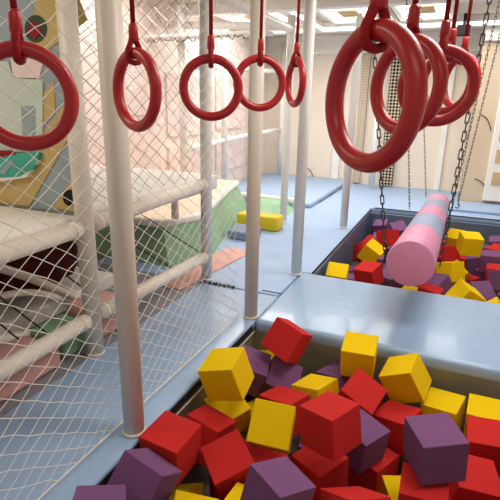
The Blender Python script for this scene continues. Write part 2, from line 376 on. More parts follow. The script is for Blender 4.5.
# green bank with white rim tube
base = [(-3.65, 3.5), (-2.29, 3.5), (-2.12, 4.07), (-2.3, 4.7), (-2.5, 5.5), (-2.7, 6.3), (-3.65, 6.3)]
topp = [(-3.65, 3.62), (-2.42, 3.62), (-2.27, 4.07), (-2.45, 4.7), (-2.68, 5.5), (-2.85, 6.2), (-3.65, 6.2)]
gb = empty('green_bank', (-2.5, 4.4, 0))
def gpart(name, bm, m, sm=False):
    o = link(name, bm, m, None, sm); o.parent = gb; o.matrix_parent_inverse = Matrix.Translation((2.5, -4.4, 0)); return o
gpart('sloped_side', poly(base, 0, .34, top=topp), 'green')
gpart('top_cushion', poly([(x-.02, y) for x, y in topp], .34, .40, .01), 'cream')
gpart('rim_tube', tube([(x, y, .37) for x, y in topp[0:6]], .04, 14), 'postw', True)
tag(gb, 'sage green sloped soft bank with a white padded rim, behind the rails', 'soft bank')
tag(link('pink_floor_pad', poly([(-2.28, 3.1), (-1.9, 3.05), (-1.78, 4.3), (-2.05, 4.3)], 0, .012, .003), 'pinkpad'), 'flat pink pad on the blue floor in front of the green bank', 'floor pad')
bm_ = poly([(-2.24, 4.62), (-1.97, 4.62), (-1.95, 4.95), (-2.3, 5.0)], 0, .10, .02)
tag(link('mesh_step', bm_, 'mesh'), 'small grey blue mesh covered step in front of the yellow block', 'step')
tag(link('soft_block', box(-2.37, -1.82, 5.14, 5.36, .0, .18, .03, 3), 'yvinyl', None, True), 'long yellow vinyl block across the walkway by the green bank', 'soft block')
g2 = empty('green_bank', (-2.4, 6.2, 0))
o = link('sloped_side', poly([(-2.5, 5.62), (-2.02, 5.62), (-2.02, 6.6), (-2.6, 6.6)], 0, .13, top=[(-2.48, 5.9), (-2.2, 5.9), (-2.2, 6.5), (-2.58, 6.5)]), 'green'); o.parent = g2; o.matrix_parent_inverse = Matrix.Translation((2.4, -6.2, 0))
o = link('rim_tube', tube([(-3.65, 6.5, .15), (-2.05, 6.5, .13)], .045, 14), 'postw', None, True); o.parent = g2; o.matrix_parent_inverse = Matrix.Translation((2.4, -6.2, 0))
b = tube([(-2.95+i*.03, 6.56, .10+(i % 2)*.08) for i in range(30)], .006, 5)
o = link('lacing', b, 'cord', None, True); o.parent = g2; o.matrix_parent_inverse = Matrix.Translation((2.4, -6.2, 0))
tag(g2, 'pale green bank with white rim tube and black lacing behind the yellow block', 'soft bank')
tag(link('raised_pad', box(-3.65, -1.87, 6.68, 9.48, .0, .07, .02, 3), 'vinyl_far', None, True), 'raised pale blue pad in front of the back wall, left of the far pit', 'floor pad')

# far playhouse frame on the left
for i, (x, y, lab) in enumerate([(-3.3, 5.48, 'pale white playhouse post nearest, seen between the two left rings'),
                                 (-3.45, 7.0, 'pale white playhouse post in the middle of the left wall'),
                                 (-3.45, 8.3, 'pale white playhouse post near the back corner'),
                                 (-3.3, 9.3, 'pale white playhouse post in the back corner right of the pink panels')]):
    pole('playhouse_post', (x, y), 2.6, lab, 'post', 'postw', r=.05, collar=False, z0=(.071 if y > 6.6 else .402))
for (a, c, lab) in [((-3.3, 5.53, .86), (-3.45, 6.95, .9), 'low white playhouse rail nearest to the rings'),
                    ((-3.45, 7.05, .9), (-3.45, 8.25, .95), 'low white playhouse rail, middle stretch'),
                    ((-3.45, 8.35, .95), (-3.3, 9.25, 1.0), 'low white playhouse rail, back stretch'),
                    ((-3.3, 5.53, 1.9), (-3.45, 6.95, 2.0), 'high white playhouse rail nearest to the rings'),
                    ((-3.45, 7.05, 2.0), (-3.45, 8.25, 2.05), 'high white playhouse rail, middle stretch'),
                    ((-3.45, 8.35, 2.05), (-3.3, 9.25, 2.1), 'high white playhouse rail, back stretch')]:
    rail(a, c, lab, .04, 'postw')
for i, (y0, y1, z0, z1, lab) in enumerate([(4.6, 5.5, .4, 1.2, 'faded pink wall panel low and nearest on the left wall'), (5.7, 6.9, .35, .86, 'faded pink wall panel under the nearest playhouse rail'),
                                  (5.7, 6.9, 1.0, 1.85, 'faded pink wall panel above the nearest playhouse rail'), (7.15, 8.2, .35, .88, 'faded pink wall panel under the middle rail'),
                                  (7.15, 8.2, 1.05, 1.9, 'faded pink wall panel above the middle rail'), (8.45, 9.2, .35, .9, 'faded pink wall panel under the back rail'),
                                  (8.45, 9.2, 1.1, 2.0, 'faded pink wall panel above the back rail'), (4.6, 5.5, 1.3, 2.1, 'faded pink wall panel high and nearest on the left wall')]):
    tag(link('wall_panel', box(-3.7, -3.67, y0, y1, z0, z1, .008), 'pinkp'), lab, 'wall panel')
vl = tag(link('fabric_valance', box(-3.66, -2.05, 5.2, 5.41, 2.2, 2.24, .01), 'white', None, True), 'white fabric valance stretched under the playhouse ceiling at top left', 'valance')
rnd = random.Random(8)
b = tube([(-3.6+i*.03, 5.18, 2.17+rnd.uniform(-.03, .03)) for i in range(50)], .006, 5)
tag(link('valance_lacing', b, 'cord', None, True), 'black knotted lacing along the white valance at top left', 'lacing')

# back wall things
cc = mat('checkered fabric', (.5, .4, .3), .8, .2)
nt = cc.node_tree; ck = nt.nodes.new('ShaderNodeTexChecker'); tcn = nt.nodes.new('ShaderNodeTexCoord'); mp_ = nt.nodes.new('ShaderNodeMapping')
mp_.inputs['Rotation'].default_value = (0, PI/4, 0)
ck.inputs['Scale'].default_value = 24; ck.inputs['Color1'].default_value = (*srgb(205, 190, 165), 1); ck.inputs['Color2'].default_value = (.012, .012, .014, 1)
nt.links.new(tcn.outputs['Object'], mp_.inputs['Vector']); nt.links.new(mp_.outputs[0], ck.inputs['Vector']); nt.links.new(ck.outputs['Color'], nt.nodes['Principled BSDF'].inputs['Base Color'])
M['check'] = cc
hc = cc.copy(); M['hatch'] = hc
ckn = [n for n in hc.node_tree.nodes if n.type == 'TEX_CHECKER'][0]; ckn.inputs['Scale'].default_value = 30
ckn.inputs['Color1'].default_value = (*srgb(206, 192, 170), 1); ckn.inputs['Color2'].default_value = (*srgb(182, 168, 148), 1)
o = tag(link('checkered_curtain', box(-1.27, -1.03, 9.38, 9.44, .02, 2.40, .01), 'check'), 'narrow black and cream checkered hanging strip on the back wall behind the rings', 'curtain')
o = tag(link('hatched_strip', box(-1.80, -1.66, 9.42, 9.48, .02, 2.40, .01), 'hatch'), 'narrow beige hatched strip on the back wall behind the large red ring', 'wall strip')
def wire(p1, p2, p3, Y, lab):
    tag(link('wall_wire', tube(arc3(ony(*p1, Y), ony(*p2, Y), ony(*p3, Y), 10), .007, 6), 'cord', None, True), lab, 'wire')
wire((480, 115), (489, 116), (491, 131), 8.22, 'curved black wire on the beige wall at right, upper one')
wire((475, 179), (485, 181), (488, 196), 8.22, 'curved black wire on the beige wall at right, lower one')
wire((307, 39), (317, 42), (319, 55), 9.47, 'thin curved wire on the cream wall right of the pointed post')
wire((304, 167), (312, 168), (314, 181), 9.47, 'thin curved wire low on the cream wall right of the pointed post')
# window like grid frame at the right edge
q = ony(500, 120, 8.2)
wf = empty('wall_cabinet', (q.x, 8.2, .1)); link('frame', box(-.06, .55, -.05, .045, 0, 2.0, .01), 'postw', wf)
b = bmesh.new()
for k in range(5): box(.02, .4, -.062, -.05, .25+k*.34, .25+k*.34+.2, .003, bm=b)
link('vent_slots', b, 'wood', wf)
tag(wf, 'white framed panel with small slots on the back wall at the right frame edge', 'wall panel')

# ---------------------------------------------------------------- gymnastic rings
RM, RT = .1035, .0168
def ring_box(c, yaw):
    xs = []; ys = []
    for i in range(48):
        a = 2*PI*i/48; p = np.array([c[0]+math.cos(yaw)*math.cos(a)*RM, c[1]+math.sin(yaw)*math.cos(a)*RM, c[2]+math.sin(a)*RM-CH])
        q_ = RW.T@p; rad = RT*FPX/q_[2]; x = 250+FPX*q_[0]/q_[2]; y = 250+FPX*q_[1]/q_[2]
        xs += [x-rad, x+rad]; ys += [y-rad, y+rad]
    return min(xs), max(xs), min(ys), max(ys)
def make_ring(x0, x1, y0, y1, sgn, label, group):
    cx, cy, d = (x0+x1)/2, (y0+y1)/2, .241*FPX/(y1-y0); k = 30
    for it in range(12):
        c = dep(cx, cy, d); v = math.atan2(c.y, c.x)-PI/2
        k = min((abs((lambda t: t[1]-t[0])(ring_box(c, v+sgn*q*PI/180))-(x1-x0)), q) for q in range(0, 90))[1]
        yaw = v+sgn*k*PI/180; t = ring_box(c, yaw)
        cx += (x0+x1-t[0]-t[1])/2; cy += (y0+y1-t[2]-t[3])/2; d *= ((t[3]-t[2])/(y1-y0))**.8
    root = empty('gym_ring', c, (0, 0, yaw))
    link('ring', tube([(RM*math.cos(2*PI*i/72), 0, RM*math.sin(2*PI*i/72)) for i in range(72)], RT, 20, closed=True, up=(0, 1, 0)), 'ring', root, True)
    T = RM-.006
    loop = [(0, .003, T+.052), (0, .010, T+.035), (0, .021, T+.012), (0, .0225, T-.008), (0, .014, T-.018), (0, 0, T-.021),
            (0, -.014, T-.018), (0, -.0225, T-.008), (0, -.021, T+.012), (0, -.010, T+.035), (0, -.003, T+.052)]
    link('strap_loop', tube(loop, .0078, 12, flat=1.3, up=(0, 1, .01)), 'strap', root, True)
    link('sleeve', tube([(0, 0, T+.036), (0, 0, T+.039), (0, 0, T+.078), (0, 0, T+.086)], [.011, .0145, .0135, .009], 14), 'ring', root, True)
    top = 2.508-c.z
    link('strap', tube([(0, 0, T+.08), (0, 0, top*.5), (0, 0, top)], .0072, 10), 'strap', root, True)
    return tag(root, label, 'gym ring', group)
GL, GR = 'red rings of the left row', 'red rings of the right row'
make_ring(-33, 79, 41, 151, -1, 'large red hanging ring cut by the left frame edge', GL)
make_ring(112.5, 162, 47.5, 132, -1, 'red hanging ring turned side on, second from the left', GL)
make_ring(178, 244, 54, 121, 1, 'red hanging ring seen face on, left of the padded post at centre', GL)
make_ring(233, 286, 54.5, 111.5, 1, 'red hanging ring face on in front of the centre padded post', GL)
make_ring(285, 306.5, 56.5, 107.5, -1, 'smallest red hanging ring, edge on beside the pointed post', GL)
make_ring(325.5, 427, 19.5, 173, -1, 'biggest and nearest red ring right of centre, turned three quarters', GR)
make_ring(370, 448, 34, 136, -1, 'red ring directly behind the biggest one', GR)
make_ring(397, 480, 44, 126.5, 1, 'red ring seen face on, rightmost outline of the right row', GR)
make_ring(418, 477, 48, 116, -1, 'red ring hidden mostly behind the face on ring, fourth strap of the right row', GR)
make_ring(440, 481, 53, 111, -1, 'furthest red ring of the right row, on the rightmost red strap', GR)

# ---------------------------------------------------------------- hanging roller and chains
A = dep(410, 264, 3.0); B = dep(438, 204.5, 6.5)
ax = (B-A).normalized(); Lr = (B-A).length; R0 = .152
roller = empty('hanging_roller', A)
cuts = [0, .20, .40, .60, .80, 1.0]
def fr(t): return ax*Lr*t
cols = ['pink', 'greyblue', 'pink', 'greyblue', 'pink']
for i in range(5):
    t0, t1 = cuts[i], cuts[i+1]
    if i == 0:
        pts = [fr(0), fr(0)+ax*.004, fr(0)+ax*.02, fr(t1)]; rs = [R0*.9, R0*.965, R0, R0]
    elif i == 4:
        pts = [fr(t0), fr(1)-ax*.02, fr(1)]; rs = [R0, R0, R0*.9]
    else: pts = [fr(t0), fr(t1)]; rs = [R0, R0]
    link('pink_band' if i % 2 == 0 else 'grey_band', tube(pts, rs, 48, caps=True), cols[i], roller, True)
    if i: link('seam_ring', tube([fr(t0)-ax*.003, fr(t0)+ax*.003], R0*1.004, 48), cols[i], roller, True)
for o in list(roller.children):
    md = o.modifiers.new('e', 'EDGE_SPLIT'); md.split_angle = math.radians(40)
tag(roller, 'long pink and grey blue striped padded roller hanging on chains over the far pit', 'hanging roller')
side = ax.cross(Vector((0, 0, 1))).normalized()
def link_mesh(pitch, wire_):
    b = bmesh.new(); h = pitch*.62; wd = pitch*.2; pts = []
    for i in range(14):
        a = 2*PI*i/14; pts.append((wd*math.cos(a), 0, (h-wd)*(1 if math.sin(a) > 0 else -1)+wd*math.sin(a)))
    tube(pts, wire_, 6, b, closed=True, up=(0, 1, 0)); return b
def chain(p, q, label, pitch=.055, wire_=.0042):
    p, q = Vector(p), Vector(q); d = q-p; n = int(d.length/pitch); b = bmesh.new(); u = d.normalized()
    lb = link_mesh(pitch, wire_); tmp = bpy.data.meshes.new('t'); lb.to_mesh(tmp); lb.free()
    rot = u.to_track_quat('Z', 'Y').to_matrix().to_4x4()
    for i in range(n+1):
        m = tmp.copy(); m.transform(Matrix.Translation(p+u*pitch*i) @ rot @ Matrix.Rotation(PI/2*(i % 2), 4, 'Z')); b.from_mesh(m); bpy.data.meshes.remove(m)
    bpy.data.meshes.remove(tmp)
    return tag(link('chain', b, 'chain', None, True), label, 'chain', 'black chains of the roller')
def chain_to(low, toppx, zt, label, **k):
    """chain from a point beside the roller up to the ceiling, leaning within its own cross plane"""
    t = ony(*toppx, low.y); d = t-low; d = d*((zt-low.z)/d.z); chain(low, low+d, label, **k)
def att(px, py, t, s):
    c = A+fr(t); p = ony(px, py, c.y); return Vector((c.x+side.x*s*(R0+.012), c.y, c.z+.02)) if False else p
chain_to(ony(385, 254, A.y+.25), (375, 60), 2.6, 'black chain on the near left side of the striped roller')
chain_to(ony(440.5, 262, A.y+.25), (487, 14), 2.6, 'black chain on the near right side of the striped roller')
chain_to(ony(409.5, 208, A.y+2.2), (408, 100), 2.72, 'thin black chain on the left of the roller, middle one', pitch=.036, wire_=.003)
chain_to(ony(426, 196, A.y+3.9), (424, 125), 2.72, 'thin black chain at the far left end of the roller', pitch=.036, wire_=.003)
chain_to(ony(447, 228, A.y+1.6), (496, 16), 2.72, 'black chain on the right of the roller, middle one', pitch=.036, wire_=.003)
chain_to(ony(458, 203, A.y+2.6), (500, 34), 2.72, 'rightmost black chain with a small hook, ending behind the far pit edge', pitch=.036, wire_=.003)
hk = ony(458, 203, A.y+2.6)
tag(link('chain_hook', tube([hk+Vector((0, 0, .0)), hk+Vector((.02, 0, -.03)), hk+Vector((0, 0, -.06)), hk+Vector((-.025, 0, -.045))], .007, 8), 'chain', None, True), 'small steel hook at the lower end of the rightmost chain', 'hook')

# ---------------------------------------------------------------- foam cubes
CUBES = [
 ('near','red',[-1.0267, 1.5359, -0.0763, 0.0819, 3.2003, 0.0917, 0.2021],'red foam cube tucked against the white post at the near pit edge'),
 ('near','purple',[-0.9978, 1.2824, -0.0527, 0.045, 3.2218, -1.0371, 0.198],'purple foam cube leaning in front of the red cube beside the leftmost post'),
 ('near','purple',[-1.0063, 1.0196, 0.0071, 0.9584, -2.891, 0.7224, 0.1836],'purple foam cube cut by the bottom frame edge at far left'),
 ('near','red',[-0.991, 1.8157, -0.1943, 0.155, 3.2974, -0.4815, 0.1973],'red foam cube wedged low behind the big tilted red cube left of centre'),
 ('near','red',[-0.7754, 1.6583, -0.1863, -1.1061, -2.7351, -0.6136, 0.1984],'tilted red foam cube, broad face up, right of the cube by the left post'),
 ('near','yellow',[-0.965, 2.0014, 0.0683, 0.1144, -3.3933, -0.2718, 0.2001],'large yellow foam cube perched high by the left rim of the near pit'),
 ('near','yellow',[-0.9982, 2.0787, -0.2419, -0.8001, -2.737, -0.4372, 0.1964],'yellow foam cube lying directly beneath the large perched yellow cube'),
 ('near','yellow',[-1.0235, 2.6893, -0.301, -1.2921, 1.0163, 1.042, 0.1986],'yellow foam cube mostly hidden behind the right side of the perched yellow cube'),
 ('near','purple',[-0.9986, 2.394, -0.138, -0.4857, 3.4704, 0.2943, 0.1962],'purple foam cube in the back left corner of the near pit'),
 ('near','purple',[-0.8219, 2.4751, -0.2108, -2.2414, 1.8865, 1.0045, 0.2],'dark purple foam cube beneath the red cube balanced in the back corner'),
 ('near','red',[-0.7985, 2.5109, 0.0628, -1.2141, 1.8932, 1.0679, 0.2001],'red foam cube balanced on its edge in the back left corner beside the blue divider'),
 ('near','yellow',[-0.5633, 2.3947, -0.2085, 0.5157, 2.8557, -0.1431, 0.1997],'yellow foam cube half hidden behind the large red cube in mid pit'),
 ('near','red',[-0.6962, 2.1811, -0.2087, -0.4218, -3.1849, 0.3109, 0.2072],'red foam cube peeking out above the tipped yellow cube at the pile centre'),
 ('near','yellow',[-0.6418, 1.8483, -0.0543, -1.9371, 1.6647, 0.8614, 0.2],'yellow foam cube tipped so one square face looks straight out, at the pile centre'),
 ('near','red',[-0.3603, 1.8582, 0.0415, -2.2169, -9.3103, 0.1901, 0.2001],'large red foam cube standing high with its corner toward the viewer in mid pit'),
 ('near','red',[-0.4038, 1.9041, -0.291, 0.7573, 2.9894, 0.0538, 0.2006],'red foam cube directly underneath the large upright red cube'),
 ('near','purple',[-0.2516, 2.126, -0.2103, 0.8179, 3.157, 0.044, 0.1945],'dark purple foam cube in shadow right of the large upright red cube'),
 ('near','purple',[-0.4653, 1.4335, -0.0351, 0.8876, 3.109, -0.3982, 0.1941],'purple foam cube low at the bottom centre, below the tipped yellow cube'),
 ('near','yellow',[-0.6077, 1.4544, -0.24, 0.1394, -2.966, 0.5662, 0.1919],'yellow foam cube at the bottom edge, left of the low purple cube at bottom centre'),
 ('near','yellow',[-0.7883, 1.3038, -0.2134, -1.7812, -2.7504, 0.7287, 0.1961],'yellow foam cube corner at the bottom edge below the tilted red cube'),
 ('near','yellow',[-0.3705, 2.6263, 0.001, 0.1017, -3.1244, -0.3242, 0.1945],'upright yellow foam cube against the blue divider, left of the diamond shaped red one'),
 ('near','red',[-0.3169, 2.3857, -0.1336, 0.3642, 3.5095, 0.6133, 0.2008],'red foam cube turned like a diamond below the two yellow cubes at the back wall'),
 ('near','yellow',[-0.0886, 2.6247, -0.082, 0.2508, 2.6274, 0.1829, 0.2],'big tilted yellow foam cube pointing its corner at the blue divider pad'),
 ('near','yellow',[0.1418, 2.6328, -0.2667, -0.397, -3.2066, -0.0967, 0.1994],'flat lying yellow foam cube behind the light purple cube on top of the pile'),
 ('near','red',[-0.0888, 2.4005, -0.2699, -0.6075, -3.2596, 0.0619, 0.1986],'red foam cube left of and behind the light topped purple cube'),
 ('near','purple',[0.0944, 1.9177, 0.0249, -1.6352, -2.6988, -0.1351, 0.2001],'light topped purple foam cube standing highest at the right of the near pit'),
 ('near','red',[0.0784, 1.8416, -0.2023, -2.236, -2.2403, -0.0813, 0.1997],'red foam cube right under the highest purple cube'),
 ('near','yellow',[0.3624, 2.6211, -0.2375, -2.2787, -2.0984, -0.1597, 0.1986],'yellow foam cube against the pit back wall at the right frame edge'),
 ('near','red',[0.3664, 2.4068, -0.2409, -2.217, -2.2057, -0.2709, 0.2004],'red foam cube in front of the yellow cube at the right frame edge'),
 ('near','red',[0.2738, 2.0723, -0.2487, -1.3734, -0.0367, 0.312, 0.2],'red foam cube in the bottom right corner of the photo'),
 ('near','red',[-0.1705, 1.5547, -0.1425, -1.1678, -3.1945, 0.7604, 0.2045],'red foam cube at the bottom edge, left of the one under the highest purple cube'),
 ('near','purple',[-0.4812, 2.6467, -0.2372, -0.8515, -3.3093, 0.0429, 0.1973],'purple foam cube squeezed left of the upright yellow cube by the divider'),
 ('far','yellow',[-0.9107, 4.3976, -0.1678, 2.47, -2.2544, -0.545, 0.201],'yellow foam cube in the near left corner of the far pit'),
 ('far','red',[-0.6201, 4.506, -0.1324, 0.5264, 2.9419, 0.3402, 0.2041],'red foam cube right of the corner yellow cube in the far pit'),
 ('far','red',[-0.8433, 5.5468, -0.2254, 0.4144, 1.9602, 1.1669, 0.202],'red foam cube partly under the small tilted yellow cube in the far pit'),
 ('far','yellow',[-0.713, 5.2256, -0.1169, 0.2708, 3.6571, 0.3935, 0.2002],'yellow foam cube lying tilted among red cubes left of the hanging roller'),
 ('far','purple',[-0.8526, 6.9777, -0.2464, -0.0355, 2.9419, 0.4104, 0.1987],'purple foam cube in the back left corner of the far pit'),
 ('far','purple',[-0.7754, 6.4245, -0.3105, -0.1715, 3.076, 0.395, 0.1989],'purple foam cube just in front of the back left corner cube in the far pit'),
 ('far','red',[-0.6421, 6.0672, -0.1406, -0.679, -1.8006, -0.3952, 0.2017],'red foam cube touching the left side of the hanging roller near its middle'),
 ('far','purple',[-0.8062, 4.6273, -0.3309, 0.2302, 3.1662, -0.1993, 0.1989],'purple foam cube sliver beside the near rim in front of the corner yellow cube'),
 ('far','purple',[-0.4613, 4.7264, -0.2604, -0.6732, -3.0119, -0.1579, 0.2007],'purple foam cube below the left end of the hanging roller'),
 ('far','purple',[-0.5832, 6.7522, -0.2065, -1.4038, -2.4238, -0.5971, 0.1994],'purple foam cube behind the red cube on the left of the hanging roller'),
 ('far','red',[-0.8777, 6.0882, -0.2985, 0.5371, 3.4802, 1.0186, 0.2],'red foam cube corner poking up behind the tilted yellow cube in the far pit'),
 ('far','yellow',[0.1654, 6.75, -0.2274, 0.483, 2.952, 0.7107, 0.1999],'yellow foam cube furthest back at the right side of the hanging roller'),
 ('far','yellow',[0.2767, 5.3545, 0.0913, -1.8092, -2.3713, -0.1194, 0.2001],'yellow foam cube standing high in the middle right of the far pit'),
 ('far','red',[0.1185, 6.0279, -0.2362, -1.4753, 1.2037, 0.8978, 0.2011],'dark red foam cube below two yellow cubes right of the roller chain'),
 ('far','yellow',[0.1217, 5.0965, -0.1679, -0.9622, 1.3898, 0.4704, 0.2019],'yellow foam cube touching the right side of the roller near its front chain'),
 ('far','yellow',[0.2008, 5.3267, -0.2547, -0.6854, 2.2176, 1.0855, 0.1951],'yellow foam cube wedged behind the tipped yellow cube at the far pit rim'),
 ('far','yellow',[0.2589, 4.3291, -0.1452, -1.3571, -2.2743, 0.5234, 0.2025],'bright yellow foam cube tipped on its edge at the near rim of the far pit'),
 ('far','purple',[0.3886, 4.6471, -0.2204, -1.1651, -2.22, -0.4036, 0.2015],'light purple foam cube right of the tipped yellow cube at the near rim'),
 ('far','purple',[0.4149, 5.9787, -0.2974, -1.2647, 1.0088, 1.0204, 0.2026],'dark purple foam cube lying beneath the high yellow cube of the far pit'),
 ('far','purple',[0.547, 5.7533, -0.3825, 1.7933, -4.2101, -1.3016, 0.1968],'purple foam cube behind the light purple one by the near rim'),
 ('far','purple',[0.6261, 5.1764, -0.2084, -0.992, 1.4414, 0.4685, 0.1995],'dark purple foam cube at the right frame edge below a red one, far pit'),
 ('far','red',[0.5896, 5.4462, -0.2437, 0.1604, 3.0511, 0.0661, 0.1979],'red foam cube between two purple cubes at the right frame edge of the far pit'),
 ('far','purple',[0.5337, 5.6889, -0.1703, -0.2539, -3.2093, -0.1372, 0.2009],'flat light purple foam cube right of the high yellow cube in the far pit'),
 ('far','red',[0.6409, 6.1107, -0.1972, 0.8147, 2.9136, 0.211, 0.2005],'flat red foam cube near the right frame edge, behind the flat light purple one'),
 ('far','purple',[0.6736, 6.5898, -0.2043, -0.1082, -3.3207, -0.2653, 0.1996],'purple foam cube furthest back at the right frame edge of the far pit'),
 ('far','red',[-0.0473, 4.4971, -0.2567, 0.2927, 3.3174, -0.0102, 0.1976],'red foam cube under the front end of the hanging roller'),
 ('far','purple',[0.025, 4.7547, -0.2391, -0.9915, -3.2437, -0.7026, 0.2001],'dark purple foam cube right beneath the front end of the roller'),
 ('far','yellow',[0.4814, 4.1429, -0.1992, -1.6444, -1.7168, 0.673, 0.2],'yellow foam cube at the right frame edge on the near rim of the far pit'),
]
